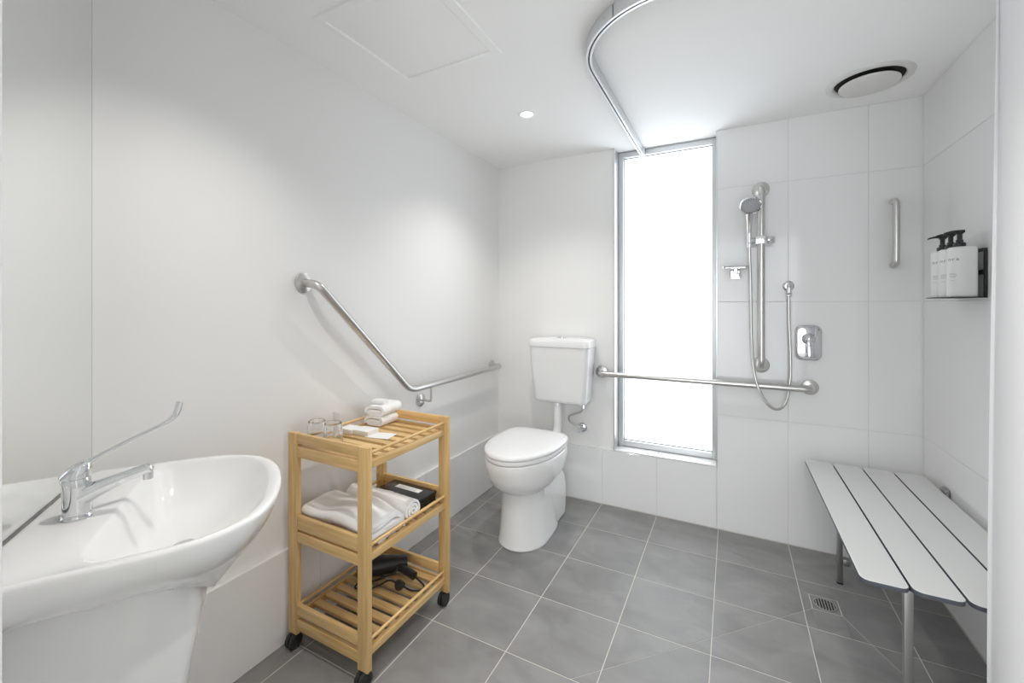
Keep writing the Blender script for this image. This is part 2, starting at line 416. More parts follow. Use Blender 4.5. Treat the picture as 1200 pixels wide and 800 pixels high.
# tiled sill and trims of the reveal
for a, bb in ((WX0, 1.0719), (1.0719, WX1)):
    MB().box((a + 0.001, -0.0005, LEDGE + 0.0015), (bb - 0.001, DY + 0.02, SILL), 0.001).build('sill_tile', 'tile', win)
MB().box((WX0 - 0.004, -0.003, LEDGE), (WX0 + 0.003, DY - 0.018, H - 0.001), 0.001).build('reveal_trim', 'alu', win)
MB().box((WX1 - 0.003, -0.002, SILL), (WX1 + 0.003, DY - 0.018, H - 0.001), 0.001).build('reveal_trim', 'alu', win)
# back of the opening, outside the pane
struct(MB().box((WX0 - 0.05, 0.25, SILL - 0.1), (WX1 + 0.05, 0.27, H)).build('wall_outside', 'paint', smooth=0))

# ------------------------------------------------------------------ ceiling fittings
# access panel
ap = thing('access_panel', 'square white ceiling access panel with a thin raised frame', 'ceiling panel', (0.45, -1.415, H))
o1, i1 = 0.238, 0.203
def ring_frame(mb, prof, n=4):
    # square ring of given (half size, z) profile
    rings = [[(s * h, t * h, z) for (s, t) in ((1, 1), (-1, 1), (-1, -1), (1, -1))] for h, z in prof]
    mb.loft(rings, False, False)
r = MB(); ring_frame(r, [(0.238, 0.0), (0.234, -0.005), (0.213, -0.009), (0.206, -0.009), (0.203, -0.004), (0.203, 0.0)]); r.build('frame', 'ceil', ap, smooth=25)
MB().box((-0.200, -0.200, -0.003), (0.200, 0.200, 0.001), 0.0015).build('panel', 'ceil', ap)
# exhaust fan grille
ef = thing('exhaust_fan', 'round white ceiling exhaust vent with a central disc above the shower', 'vent', (1.985, -0.285, H))
MB().lathe([(0.150, 0.0), (0.149, -0.004), (0.140, -0.009), (0.128, -0.010), (0.122, -0.007), (0.118, 0.0)], n=56).build('flange', 'ventw', ef)
MB().lathe([(0.119, -0.001), (0.0005, -0.001)], n=48).build('vent_shade_disc', 'dark', ef)  # flat dark disc, paints the shade behind the vent disc
MB().lathe([(0.0005, -0.012), (0.085, -0.012), (0.100, -0.014), (0.1045, -0.018), (0.103, -0.023), (0.092, -0.0265), (0.05, -0.029), (0.0005, -0.030)], n=56).build('disc', 'ventw', ef)
# downlights
dl_labels = ['small lit recessed downlight in the ceiling above the toilet', 'recessed ceiling downlight above the wash basin', 'recessed ceiling downlight by the doorway']
for k, (x, y) in enumerate(DOWN_POS):
    d = thing('downlight', dl_labels[k], 'downlight', (x, y, H), 0, 'recessed downlights')
    MB().lathe([(0.043, 0.0), (0.0425, -0.003), (0.036, -0.005), (0.030, -0.003), (0.027, 0.0)], n=36).build('trim_ring', 'ceil', d)
    MB().lathe([(0.0275, -0.001), (0.0005, -0.001)], n=28).build('lens', 'lamp', d)
    l = bpy.data.lights.new('downlight_lamp', 'SPOT'); l.energy = DOWN_W[k]; l.spot_size = math.radians(120); l.spot_blend = 1.0
    l.shadow_soft_size = 0.014; l.color = (1.0, 0.965, 0.92)
    lo = bpy.data.objects.new('downlight_lamp', l); COL.objects.link(lo); lo.parent = d; lo.location = (0, 0, -0.012)

# curtain track: box section swept along straight - bend - straight
tk = thing('curtain_track', 'curved silver aluminium shower curtain track fixed to the ceiling', 'curtain rail', (0.975, 0.0, H))
def track_path():
    R = 0.315; pts = [(0.0, 0.085), (0.0, -0.2), (0.0, -0.5), (0.0, -0.97)]
    cx, cy = R, -0.97
    for k in range(1, 25):
        a = PI + PI / 2 * k / 24; pts.append((cx + R * math.cos(a), cy + R * math.sin(a)))
    pts += [(0.6, -0.97 - R), (1.0, -0.97 - R), (W - 0.975 - 0.002, -0.97 - R)]
    return pts
TP = track_path()
def sweep(mb, path, sec, mi=0):
    rings = []
    for i, p in enumerate(path):
        a = Vector(path[max(i - 1, 0)]); b_ = Vector(path[min(i + 1, len(path) - 1)]); t = (b_ - a).normalized(); nn = Vector((-t.y, t.x))
        rings.append([(p[0] + nn.x * u, p[1] + nn.y * u, z) for (u, z) in sec])
    mb.loft(rings, True, True, mi)
b = MB(); sweep(b, TP, [(-0.011, -0.001), (-0.011, -0.046), (-0.003, -0.046), (-0.003, -0.042), (-0.009, -0.042), (-0.009, -0.004), (0.009, -0.004), (0.009, -0.042), (0.003, -0.042), (0.003, -0.046), (0.011, -0.046), (0.011, -0.001)])
b.build('rail', 'alu', tk, smooth=30)
b = MB(); sweep(b, TP, [(-0.0085, -0.030), (-0.0085, -0.0405), (0.0085, -0.0405), (0.0085, -0.030)]); b.build('slot_shade', 'core', tk, smooth=30)  # solid dark strip in the channel, paints the shade seen through its opening
for a0, w_ in ((0.55, 0.0012), ):
    k = 4 + int(24 * a0); seg = TP[k - 2:k + 3]
    c = MB(); sweep(c, seg, [(-0.0118, -0.002), (-0.0118, -0.0455), (-0.0112, -0.0455), (-0.0112, -0.002)]); c.build('splice_plate', 'alu', tk)
    p = TP[k + 2]
    t = (Vector(TP[k + 3]) - Vector(TP[k + 1])).normalized(); nn = Vector((-t.y, t.x))
    cc = Vector(p) - nn * 0.0122
    MB().box((-0.0008, -0.0012, -0.044), (0.0008, 0.0012, -0.004)).build('joint_gap', 'core', tk).location = (cc.x, cc.y, 0)
    p = TP[k]; cc = Vector(p) - nn * 0.012
    MB().lathe([(0.0005, 0), (0.0025, 0), (0.0025, 0.002)], n=10).build('screw', 'steel', tk).location = (cc.x, cc.y, -0.026)
MB().box((-0.016, 0.055, -0.048), (0.016, 0.088, -0.001), 0.002).build('end_bracket', 'alu', tk)

# shower curtain, drawn back and bunched on the wall side of the track
ct = thing('shower_curtain', 'white fabric shower curtain gathered in folds at the end of the track', 'curtain', (2.11, -1.285, 0))
nv, nh = 150, 40; vs = []; fs = []
for j in range(nh + 1):
    t = j / nh; z = 0.035 + t * (H - 0.056 - 0.035)
    for i in range(nv + 1):
        s_ = i / nv
        ph = s_ * 2 * PI * 4.5
        amp = 0.030 + 0.022 * (1 - t) + 0.008 * math.sin(3.1 * s_ * 7 + 1)
        flare = 1 + 0.16 * (1 - t)
        x = (-0.124 - 0.007 * (1 - t) + s_ * 0.245) + 0.010 * math.sin(2 * ph + 0.6) * (1 - 0.3 * t)
        y = amp * math.sin(ph + 0.9 + 0.35 * math.sin(2.2 * (1 - t))) + 0.006 * math.sin(5 * t + 9 * s_)
        vs.append((x, y, z))
for j in range(nh):
    for i in range(nv):
        a = j * (nv + 1) + i; fs.append((a, a + 1, a + nv + 2, a + nv + 1))
c = MB(); c.add(vs, fs); co = c.build('cloth', 'curtain', ct, smooth=180)
sd = co.modifiers.new('thickness', 'SOLIDIFY'); sd.thickness = 0.0012
for k in range(6):
    x = -0.12 + k * 0.045
    g = MB().box((x - 0.004, -0.003, H - 0.060), (x + 0.004, 0.003, H - 0.0475), 0.001).build('glider', 'seatpl', ct)

# ------------------------------------------------------------------ grab rails
def flange(parent, c, axis, sgn, r=0.038, th=0.012):
    """round cover plate on a wall; axis 'X' / 'Y', pointing to the room along sgn"""
    prof = [(0.0005, 0.0), (r, 0.0), (r, 0.003 * sgn), (r * 0.95, 0.007 * sgn), (r * 0.6, th * sgn), (0.017, th * sgn * 1.1), (0.0005, th * sgn * 1.1)]
    return MB().lathe(prof, c, axis, 40).build('flange', 'steel', parent)
gl = thing('grab_rail', 'bent stainless steel grab rail on the painted wall, sloping down to level beside the toilet', 'grab rail', (0, -1.52, 0.83))
OFF = 0.072
def rel(p, o): return tuple(p[i] - o.location[i] for i in range(3))
pts = [(0.002, -1.523, 1.322), (OFF, -1.523, 1.322), (OFF, -0.995, 0.822), (OFF, -0.085, 0.822), (0.002, -0.085, 0.822)]
pts[1] = (OFF, -1.515, 1.315)
MB().tube([rel(p, gl) for p in pts], 0.016, 20, [0.06, 0.05, 0.05], fseg=10).build('rail', 'steel', gl)
for p in ((0, -1.523, 1.322), (0, -0.085, 0.822)): flange(gl, rel(p, gl), 'X', 1)
MB().tube([rel(p, gl) for p in ((0.004, -0.835, 0.735), (OFF, -0.835, 0.735), (OFF, -0.835, 0.815))], 0.0055, 12, 0.015).build('bracket_arm', 'steel', gl)
flange(gl, rel((0, -0.835, 0.735), gl), 'X', 1, 0.034)

gb = thing('grab_rail', 'straight horizontal stainless steel grab rail crossing in front of the window', 'grab rail', (1.27, 0, 0.818))
xa, xb, zz = 0.745, 1.815, 0.820
MB().tube([rel(p, gb) for p in ((xa, -0.002, zz), (xa, -OFF, zz), (xb, -OFF, zz), (xb, -0.002, zz))], 0.016, 20, 0.045, fseg=10).build('rail', 'steel', gb)
f1 = flange(gb, rel((xa, TT - 0.012, zz), gb), 'Y', -1); flange(gb, rel((xb, 0, zz), gb), 'Y', -1)
MB().lathe([(0.030, 0.012), (0.030, 0.0)], rel((xa, 0, zz), gb), 'Y', 28).build('spacer', 'steel', gb)

gs = thing('grab_bar', 'short vertical steel pull handle on the tiled shower wall', 'grab bar', (2.14, 0, 1.57))
MB().tube([rel(p, gs) for p in ((2.138, -0.001, 1.722), (2.138, -0.05, 1.722), (2.138, -0.05, 1.424), (2.138, -0.001, 1.424))], 0.0125, 18, 0.03, fseg=9).build('bar', 'steel', gs)
for z in (1.722, 1.424): MB().lathe([(0.0005, 0), (0.014, 0), (0.014, -0.004), (0.0125, -0.005)], rel((2.138, 0, z), gs), 'Y', 24).build('foot', 'steel', gs)

# ------------------------------------------------------------------ shower fittings
RX = 1.600
sr = thing('shower_rail', 'vertical steel shower rail with round end flanges and a sliding clamp', 'shower rail', (RX, 0, 0.92))
MB().tube([rel(p, sr) for p in ((RX, -0.002, 1.847), (RX, -0.066, 1.847), (RX, -0.066, 0.920), (RX, -0.002, 0.920))], 0.016, 20, 0.03, fseg=9).build('rail', 'steel', sr)
for z in (1.847, 0.920): flange(sr, rel((RX, 0, z), sr), 'Y', -1, 0.041)
sl = MB().box((-0.030, -0.095, 0.630), (0.026, -0.040, 0.672), 0.006).build('clamp', 'chrome', sr)
MB().lathe([(0.0005, 0.024), (0.017, 0.024), (0.020, 0.028), (0.020, 0.053), (0.018, 0.058), (0.0005, 0.058)], (0, -0.066, 0.65), 'X', 24).build('knob', 'chrome', sl)
MB().tube([(-0.02, -0.070, 0.65), (-0.052, -0.085, 0.65)], 0.017, 16).build('holder', 'chrome', sl)
# hand shower
hs = thing('hand_shower', 'chrome round hand shower on its clamp with a looping metal hose', 'shower head', (1.545, -0.09, 1.57))
def hloc(p): return (p[0] - 1.545, p[1] + 0.09, p[2] - 1.57)
hc = Vector((1.549, -0.165, 1.735))               # centre of the spray face
nrm = Vector((0.05, -0.72, -0.69)).normalized()   # the way it points
zax = nrm; xax = Vector((1, 0, 0)); xax = (xax - zax * xax.dot(zax)).normalized(); yax = zax.cross(xax)
tf = Matrix.Translation(Vector(hloc(hc))) @ Matrix((xax, yax, zax)).transposed().to_4x4()
hd = MB().lathe([(0.0005, -0.026), (0.020, -0.025), (0.040, -0.016), (0.0495, -0.005), (0.050, 0.003), (0.047, 0.008), (0.043, 0.006), (0.0425, 0.004)], n=44, tf=tf).build('head', 'chrome', hs)
MB().lathe([(0.0428, 0.003), (0.030, 0.0065), (0.014, 0.008), (0.0005, 0.008)], n=40, tf=tf).build('spray_face', 'spray', hd)
nz = MB()
for rr, cnt in ((0.037, 22), (0.027, 14), (0.010, 6)):
    for k in range(cnt):
        a = 2 * PI * k / cnt; nz.lathe([(0.0018, 0.004), (0.0016, 0.0095), (0.0003, 0.0095)], (rr * math.cos(a), rr * math.sin(a), 0), 'Z', 6, tf=tf)
no = nz.build('nozzles', 'winframe', hd); no['kind'] = 'stuff'
hp = catmull([hloc(p) for p in ((1.548, -0.130, 1.705), (1.546, -0.115, 1.665), (1.545, -0.100, 1.61), (1.545, -0.092, 1.56), (1.545, -0.090, 1.535))], 6)
MB().tube(hp, 0.013, 18, radii=[0.020 - 0.009 * min(1, i / 12) + 0.002 * (i > 18) for i in range(len(hp))]).build('handle', 'chrome', hs)
hose = catmull([hloc(p) for p in ((1.545, -0.090, 1.54), (1.547, -0.082, 1.47), (1.551, -0.066, 1.36), (1.553, -0.055, 1.2), (1.556, -0.055, 1.05), (1.570, -0.098, 0.87), (1.608, -0.105, 0.76), (1.660, -0.095, 0.712), (1.705, -0.07, 0.745), (1.727, -0.042, 0.86), (1.728, -0.036, 1.0), (1.723, -0.034, 1.15), (1.722, -0.034, 1.30))], 10)
MB().tube(hose, 0.0068, 12).build('hose', 'steel', hs)
# wall outlet elbow
wo = thing('hose_outlet', 'chrome wall elbow where the shower hose starts', 'hose outlet', (1.723, 0, 1.335))
MB().lathe([(0.0005, 0), (0.026, 0), (0.026, -0.004), (0.022, -0.008), (0.013, -0.010), (0.0005, -0.010)], (0, 0, 0), 'Y', 32).build('flange', 'chrome', wo)
MB().tube([(0, -0.006, 0), (0, -0.034, 0), (0, -0.034, -0.038)], 0.0115, 16, 0.016).build('elbow', 'chrome', wo)
MB().lathe([(0.0115, -0.034), (0.0125, -0.036), (0.0125, -0.054), (0.009, -0.057)], (0, -0.034, 0), 'Z', 8).build('nut', 'chrome', wo)
# soap dish
sp = thing('soap_dish', 'small chrome soap shelf on a square wall mount beside the shower rail', 'soap dish', (1.480, 0, 1.42))
MB().prism(rounded_rect(0.052, 0.052, 0.010), 0.0, 0.010, 0.002, tf=Matrix.Translation((0.002, 0, -0.018)) @ Matrix.Rotation(PI / 2, 4, 'X')).build('wall_mount', 'chrome', sp)
MB().box((-0.009, -0.060, -0.018), (0.013, -0.004, 0.010), 0.004).build('arm', 'chrome', sp)
MB().prism(rounded_rect(0.115, 0.085, 0.012, 6, 0, -0.058), 0.010, 0.015, 0.0015).build('tray', 'chrome', sp)
MB().loft([at_z(rounded_rect(0.115, 0.085, 0.012, 6, 0, -0.058), 0.015), at_z(rounded_rect(0.119, 0.089, 0.013, 6, 0, -0.058), 0.021), at_z(rounded_rect(0.115, 0.085, 0.011, 6, 0, -0.058), 0.021), at_z(rounded_rect(0.109, 0.079, 0.010, 6, 0, -0.058), 0.0155)], False, False).build('rim', 'chrome', sp)
# mixer
mx_ = thing('shower_mixer', 'chrome rounded rectangular shower mixer plate with a downward lever', 'shower mixer', (1.808, 0, 1.045))
b = MB(); rings = []
for (w_, h_, r_, d) in ((0.112, 0.176, 0.03, 0.0), (0.114, 0.178, 0.031, -0.004), (0.110, 0.174, 0.03, -0.009), (0.090, 0.150, 0.03, -0.0125), (0.04, 0.09, 0.018, -0.0145)):
    rings.append([(p[0], d, p[1]) for p in rounded_rect(w_, h_, r_, 8)])
b.loft(rings, False, True); b.build('plate', 'chrome', mx_, smooth=60)
MB().lathe([(0.030, -0.010), (0.029, -0.020), (0.024, -0.036), (0.017, -0.046), (0.008, -0.050), (0.0005, -0.051)], (0, 0, 0.020), 'Y', 32).build('hub', 'chrome', mx_)
lv = []
for k, (z, yy, w_, t_) in enumerate(((0.030, -0.038, 0.010, 0.008), (0.010, -0.045, 0.012, 0.009), (-0.02, -0.050, 0.0105, 0.008), (-0.05, -0.056, 0.011, 0.007), (-0.062, -0.059, 0.010, 0.006))):
    lv.append([(p[0], yy + p[1], z) for p in rounded_rect(w_ * 2, t_ * 2, 0.005, 4)])
MB().loft(lv).build('lever', 'chrome', mx_, smooth=50)

# ------------------------------------------------------------------ wall soap dispensers
br = thing('dispenser_bracket', 'black metal wall bracket holding three white pump bottles', 'bracket', (W, -0.44, 1.262))
MB().box((-0.094, -0.116, 0.0), (-0.001, 0.098, 0.0035), 0.001).build('shelf', 'blackmetal', br)
for yy in (-0.116, 0.086):
    MB().box((-0.0075, yy, 0.0035), (-0.001, yy + 0.013, 0.172), 0.002).build('upright', 'blackmetal', br)
for za, zb in ((0.082, 0.098), (0.163, 0.1735)):
    MB().box((-0.0075, -0.10, za), (-0.001, 0.09, zb), 0.001).build('back_bar', 'blackmetal', br)

def text_mesh(body, size, extrude=0.00015, spacing=1.0):
    cu = bpy.data.curves.new('text', 'FONT'); cu.body = body; cu.size = size; cu.extrude = extrude; cu.align_x = 'CENTER'; cu.align_y = 'CENTER'; cu.space_character = spacing
    cu.resolution_u = 4
    o = bpy.data.objects.new('text', cu); COL.objects.link(o)
    dg = bpy.context.evaluated_depsgraph_get(); me = bpy.data.meshes.new_from_object(o.evaluated_get(dg))
    v = [tuple(p.co) for p in me.vertices]; f_ = [tuple(p.vertices) for p in me.polygons]
    bpy.data.objects.remove(o); bpy.data.curves.remove(cu); bpy.data.meshes.remove(me)
    return v, f_
R_B = 0.033                                        # front radius of a bottle
def bottle_section(scale=1.0, n=10):
    """straight sides, half-round front towards -x"""
    pts = []
    r = R_B * scale
    for k in range(n * 2 + 1):
        a = PI / 2 + PI * k / (2 * n); pts.append((r * math.cos(a), r * math.sin(a)))
    x1 = 0.038 * scale; rr = 0.008 * scale
    for k in range(5):
        a = -PI / 2 + PI / 2 * k / 4; pts.append((x1 - rr + rr * math.cos(a), -r + rr + rr * math.sin(a)))
    for k in range(5):
        a = PI / 2 * k / 4; pts.append((x1 - rr + rr * math.cos(a), r - rr + rr * math.sin(a)))
    return pts
def wrap(v, rad, ang0):
    """lay flat (x right, y up) points round the front curve of a bottle, centred at angle ang0"""
    out = []
    for (x, y, z) in v:
        a = ang0 + x / rad; out.append(((rad + z) * math.cos(a), (rad + z) * math.sin(a), y))
    return out
def make_bottle():
    root = thing('pump_bottle', '', 'bottle')
    body = MB().loft([at_z(bottle_section(0.94), 0.0), at_z(bottle_section(1.0), 0.004), at_z(bottle_section(1.0), 0.168), at_z(bottle_section(0.97), 0.174), at_z(bottle_section(0.80), 0.1775), at_z(bottle_section(0.45), 0.179)]).build('body', 'bottle', root, smooth=40)
    A0 = math.radians(180 + 42)
    v, f_ = text_mesh('ora', 0.017, spacing=1.15); MB().add(wrap([(x * 1.25, y, z + 0.0002) for x, y, z in v], R_B, A0), f_).build('lettering', 'print', body, smooth=0)
    b = MB()
    for (zz_, w_, h_) in ((-0.052, 0.018, 0.0011), (-0.0555, 0.023, 0.0013), (-0.061, 0.022, 0.0011), (-0.0645, 0.020, 0.0011), (-0.077, 0.017, 0.0009)):
        vs_, fs_ = [], []
        for k in range(7):
            x = -0.0125 + w_ * k / 6
            vs_ += [(x, zz_, 0.0002), (x, zz_ + h_, 0.0002)]
            if k: fs_.append((2 * k - 2, 2 * k, 2 * k + 1, 2 * k - 1))
        b.add(wrap(vs_, R_B, A0), fs_)
    b.build('small_print', 'printlight', body, smooth=0)
    for o in body.children: o.location.z = 0.134
    pump = MB().lathe([(0.0005, 0.178), (0.016, 0.178), (0.0165, 0.181), (0.0165, 0.191), (0.014, 0.194), (0.010, 0.195), (0.010, 0.203), (0.0072, 0.205), (0.0072, 0.224), (0.0105, 0.226), (0.0105, 0.233), (0.0005, 0.235)], n=24).build('pump', 'black', root)
    noz = []
    for (x, z, w_, h_) in ((0.011, 0.2335, 0.011, 0.0055), (-0.008, 0.2345, 0.010, 0.0045), (-0.026, 0.2335, 0.006, 0.0035), (-0.040, 0.2295, 0.004, 0.003), (-0.043, 0.2265, 0.0035, 0.0025)):
        noz.append([(x, p[0], z + p[1]) for p in rounded_rect(w_ * 2, h_ * 2, min(w_, h_) * 0.8, 3)])
    MB().loft(noz).build('nozzle', 'black', pump, smooth=40)
    return root
def copy_tree(o, parent=None):
    c = o.copy(); COL.objects.link(c); c.parent = parent
    for ch in list(o.children): copy_tree(ch, c)
    return c
b0 = make_bottle()
bl = ['white pump bottle nearest the end of the black bracket by the curtain', 'white pump bottle in the middle of the three on the black bracket', 'white pump bottle nearest the shower corner on the black bracket']
for k, yy in enumerate((-0.516, -0.447, -0.378)):
    o = b0 if k == 0 else copy_tree(b0)
    o.location = (W - 0.0575, yy, 1.2657); o['label'] = bl[k]; o['group'] = 'pump bottles on the shower bracket'

# ------------------------------------------------------------------ folding shower seat
SZ = 0.475
st = thing('shower_bench', 'white slatted folding shower bench with dark edges on steel legs', 'shower bench', (2.0, -0.6, 0))
sy0, sy1 = -1.105, -0.075
sw, gap = 0.1058, 0.0062
for k in range(4):
    x0 = 1.783 + k * (sw + gap) - 2.0
    L_ = sy1 - sy0
    poly = rounded_rect(sw, L_, 0.022, 8, x0 + sw / 2, (sy0 + sy1) / 2 + 0.6)
    b = MB()
    n_ = len(poly)
    rr = [at_z(poly, SZ - 0.013), at_z(poly, SZ - 0.0012), at_z(rounded_rect(sw - 0.002, L_ - 0.002, 0.021, 8, x0 + sw / 2, (sy0 + sy1) / 2 + 0.6), SZ)]
    b.loft(rr[:2], True, False, 1); b.loft(rr[1:], False, True, 0)
    b.build('slat', ['laminate', 'core'], st, smooth=40)
for yy in (-1.075, -0.255):
    y = yy + 0.6
    MB().box((1.880 - 2.0, y - 0.010, 0.004), (1.900 - 2.0, y + 0.010, SZ - 0.014), 0.002).build('leg', 'steel_dark', st)
    MB().box((1.879 - 2.0, y - 0.011, 0.0), (1.901 - 2.0, y + 0.011, 0.006), 0.001).build('foot', 'rubber', st)
    yb_ = y + (0.13 if yy < -1 else 0)
    MB().box((1.901 - 2.0, yb_ - 0.010, SZ - 0.032), (2.215 - 2.0, yb_ + 0.010, SZ - 0.014), 0.002).build('cross_bar', 'steel_dark', st)
    hb = MB().box((2.2275 - 2.0, yb_ - 0.020, SZ - 0.050), (W - 2.0 - 0.0005, yb_ + 0.020, SZ + 0.014), 0.003).build('wall_bracket', 'steel_dark', st)
    MB().lathe([(0.0005, 0.026), (0.006, 0.026), (0.006, -0.026), (0.0005, -0.026)], (2.234 - 2.0, yb_, SZ + 0.004), 'Y', 12).build('pin', 'mirroredge', hb)
MB().box((1.880 - 2.0, -1.09 + 0.6 + 0.03, SZ - 0.034), (1.90 - 2.0, -0.27 + 0.6, SZ - 0.014), 0.002).build('long_bar', 'steel', st)
MB().box((1.900 - 2.0, -0.268 + 0.6, 0.085), (1.925 - 2.0, -0.242 + 0.6, 0.112), 0.003).build('leg_clip', 'steel_dark', st)

# ------------------------------------------------------------------ floor drain
dn = thing('floor_drain', 'round slotted steel floor drain set in a square under the shower seat edge', 'drain', (DR[0], DR[1], 0))
b = MB(); n_ = 40; r_ = 0.041
sq = []
for k in range(n_):
    a = 2 * PI * k / n_; c, s_ = math.cos(a), math.sin(a); t = (DH - 0.0015) / max(abs(c), abs(s_)); sq.append((c * t, s_ * t))
b.loft([[(p[0], p[1], -0.0012) for p in sq], [(p[0], p[1], -0.0003) for p in sq], [(r_ * math.cos(2 * PI * k / n_), r_ * math.sin(2 * PI * k / n_), -0.0003) for k in range(n_)]], False, False)
b.build('tile_surround', 'ftile', dn, smooth=0)
MB().lathe([(0.0415, -0.003), (0.0415, 0.0012), (0.039, 0.0016), (0.036, 0.0012), (0.036, -0.003)], n=40).build('ring', 'steel', dn)
MB().lathe([(0.037, -0.0005), (0.0005, -0.0005)], n=28).build('drain_shade_disc', 'dark', dn)  # flat dark disc under the bars, paints the shade of the drain hole
for k in range(7):
    x = -0.030 + k * 0.010; hl = math.sqrt(max(0.0365 ** 2 - x * x, 0))
    o = MB().box((-0.0022, -hl, -0.0003), (0.0022, hl, 0.0012), 0.0004, seg=1).build('bar', 'steel', dn); o.location = (x, 0, 0)
for o in dn.children: 
    if o.name.startswith('bar'): o.rotation_euler = (0, 0, 0)

# ------------------------------------------------------------------ toilet
TX = 0.478
to = thing('toilet', 'white ceramic toilet with closed lid and wall-hung cistern', 'toilet', (TX, 0, 0))
def outline(w, yf, yb, yc, ef=1.0, eb=0.55, n=48):
    pts = []
    for k in range(n):
        a = 2 * PI * k / n; c, s_ = math.cos(a), math.sin(a)
        if s_ <= 0: pts.append((w * spow(c, ef), yc + (yc - yf) * spow(s_, ef)))
        else: pts.append((w * spow(c, eb), yc + (yb - yc) * spow(s_, eb)))
    return pts
rings = []
for (z, w_, yf, yb, yc) in ((0.0, 0.130, -0.712, -0.30, -0.56), (0.006, 0.133, -0.717, -0.30, -0.56), (0.016, 0.131, -0.715, -0.30, -0.56), (0.03, 0.127, -0.711, -0.30, -0.56), (0.12, 0.118, -0.704, -0.30, -0.56), (0.20, 0.113, -0.702, -0.30, -0.56), (0.272, 0.111, -0.705, -0.30, -0.56),
                           (0.281, 0.116, -0.712, -0.30, -0.56), (0.291, 0.130, -0.733, -0.30, -0.555), (0.308, 0.149, -0.760, -0.30, -0.55), (0.337, 0.169, -0.789, -0.30, -0.545), (0.375, 0.182, -0.809, -0.30, -0.54), (0.42, 0.190, -0.822, -0.30, -0.54), (0.455, 0.192, -0.828, -0.30, -0.54), (0.462, 0.189, -0.825, -0.303, -0.54), (0.464, 0.180, -0.816, -0.31, -0.54)):
    rings.append(at_z(outline(w_, yf, yb, yc), z))
b = MB().loft(rings)
# rear trap housing
prof = [(-0.56, 0.0), (-0.225, 0.0), (-0.212, 0.05), (-0.206, 0.12), (-0.212, 0.19), (-0.235, 0.25), (-0.275, 0.292), (-0.33, 0.318), (-0.40, 0.335), (-0.56, 0.34)]
b.prism(prof, -0.112, 0.112, 0.022, seg=4, tf=Matrix(((0, 0, 1, 0), (1, 0, 0, 0), (0, 1, 0, 0), (0, 0, 0, 1))))
b.box((-0.10, -0.46, 0.30), (0.10, -0.285, 0.455), 0.03, seg=3)
pan = b.build('pan', 'ceramic', to, smooth=42)
MB().prism(rounded_rect(0.085, 0.028, 0.012, 5), 0.0, 0.003, 0.001, tf=Matrix.Translation((0.1115, -0.435, 0.040)) @ Matrix(((0, 0, 1, 0), (1, 0, 0, 0), (0, 1, 0, 0), (0, 0, 0, 1)))).build('bolt_plate', 'seatpl', pan)
for dy in (-0.028, 0.028): MB().lathe([(0.0005, 0.004), (0.0035, 0.004), (0.0035, 0.002)], (0.1115, -0.435 + dy, 0.040), 'X', 10).build('bolt_cap', 'winframe', pan)
so = lambda g, z: at_z(outline(0.191 - g, -0.833 + g, -0.318 - g, -0.535, 1.0, 0.45), z)
MB().loft([so(0.006, 0.466), so(0.001, 0.469), so(0.0, 0.474), so(0.001, 0.484), so(0.006, 0.487)]).build('seat', 'seatpl', to, smooth=50)
MB().loft([so(0.004, 0.489), so(-0.001, 0.492), so(-0.002, 0.498), so(0.001, 0.506), so(0.008, 0.511), so(0.03, 0.515), so(0.09, 0.518), so(0.17, 0.5195)]).build('seat_lid', 'seatpl', to, smooth=50)
for sx in (-0.075, 0.075): MB().lathe([(0.0005, -0.022), (0.011, -0.022), (0.011, 0.022), (0.0005, 0.022)], (sx, -0.308, 0.480), 'X', 18).build('hinge', 'seatpl', to)
# cistern
CX = 0.514 - TX
def crect(w_, d, z, r=0.03): return at_z(rounded_rect(w_, d, r, 7, CX, -d / 2 - 0.001), z)
ci = MB().loft([crect(0.315, 0.125, 0.626, 0.03), crect(0.335, 0.140, 0.632, 0.035), crect(0.345, 0.146, 0.65, 0.035), crect(0.372, 0.160, 0.80, 0.035), crect(0.388, 0.168, 0.92, 0.035), crect(0.392, 0.170, 0.975, 0.035)]).build('cistern', 'ceramic', to, smooth=50)
MB().loft([crect(0.394, 0.171, 0.976, 0.036), crect(0.402, 0.176, 0.979, 0.037), crect(0.403, 0.177, 1.004, 0.037), crect(0.397, 0.172, 1.019, 0.037), crect(0.380, 0.162, 1.026, 0.035), crect(0.30, 0.11, 1.031, 0.03), crect(0.12, 0.05, 1.033, 0.02)]).build('cistern_lid', 'ceramic', ci, smooth=50)
MB().lathe([(0.0005, 1.0315), (0.026, 1.0315), (0.026, 1.035), (0.023, 1.0375), (0.0005, 1.0378)], (CX, -0.085, 0), 'Z', 32).build('flush_button', 'chrome', ci)
# flush pipe down to the pan
MB().tube([(0.012, -0.095, 0.63), (0.012, -0.095, 0.42), (0.005, -0.29, 0.395)], 0.0265, 20, 0.07, fseg=8).build('flush_pipe', 'seatpl', to)
MB().lathe([(0.030, 0.605), (0.037, 0.607), (0.037, 0.622), (0.033, 0.628)], (0.012, -0.095, 0), 'Z', 28).build('pipe_nut', 'winframe', to)
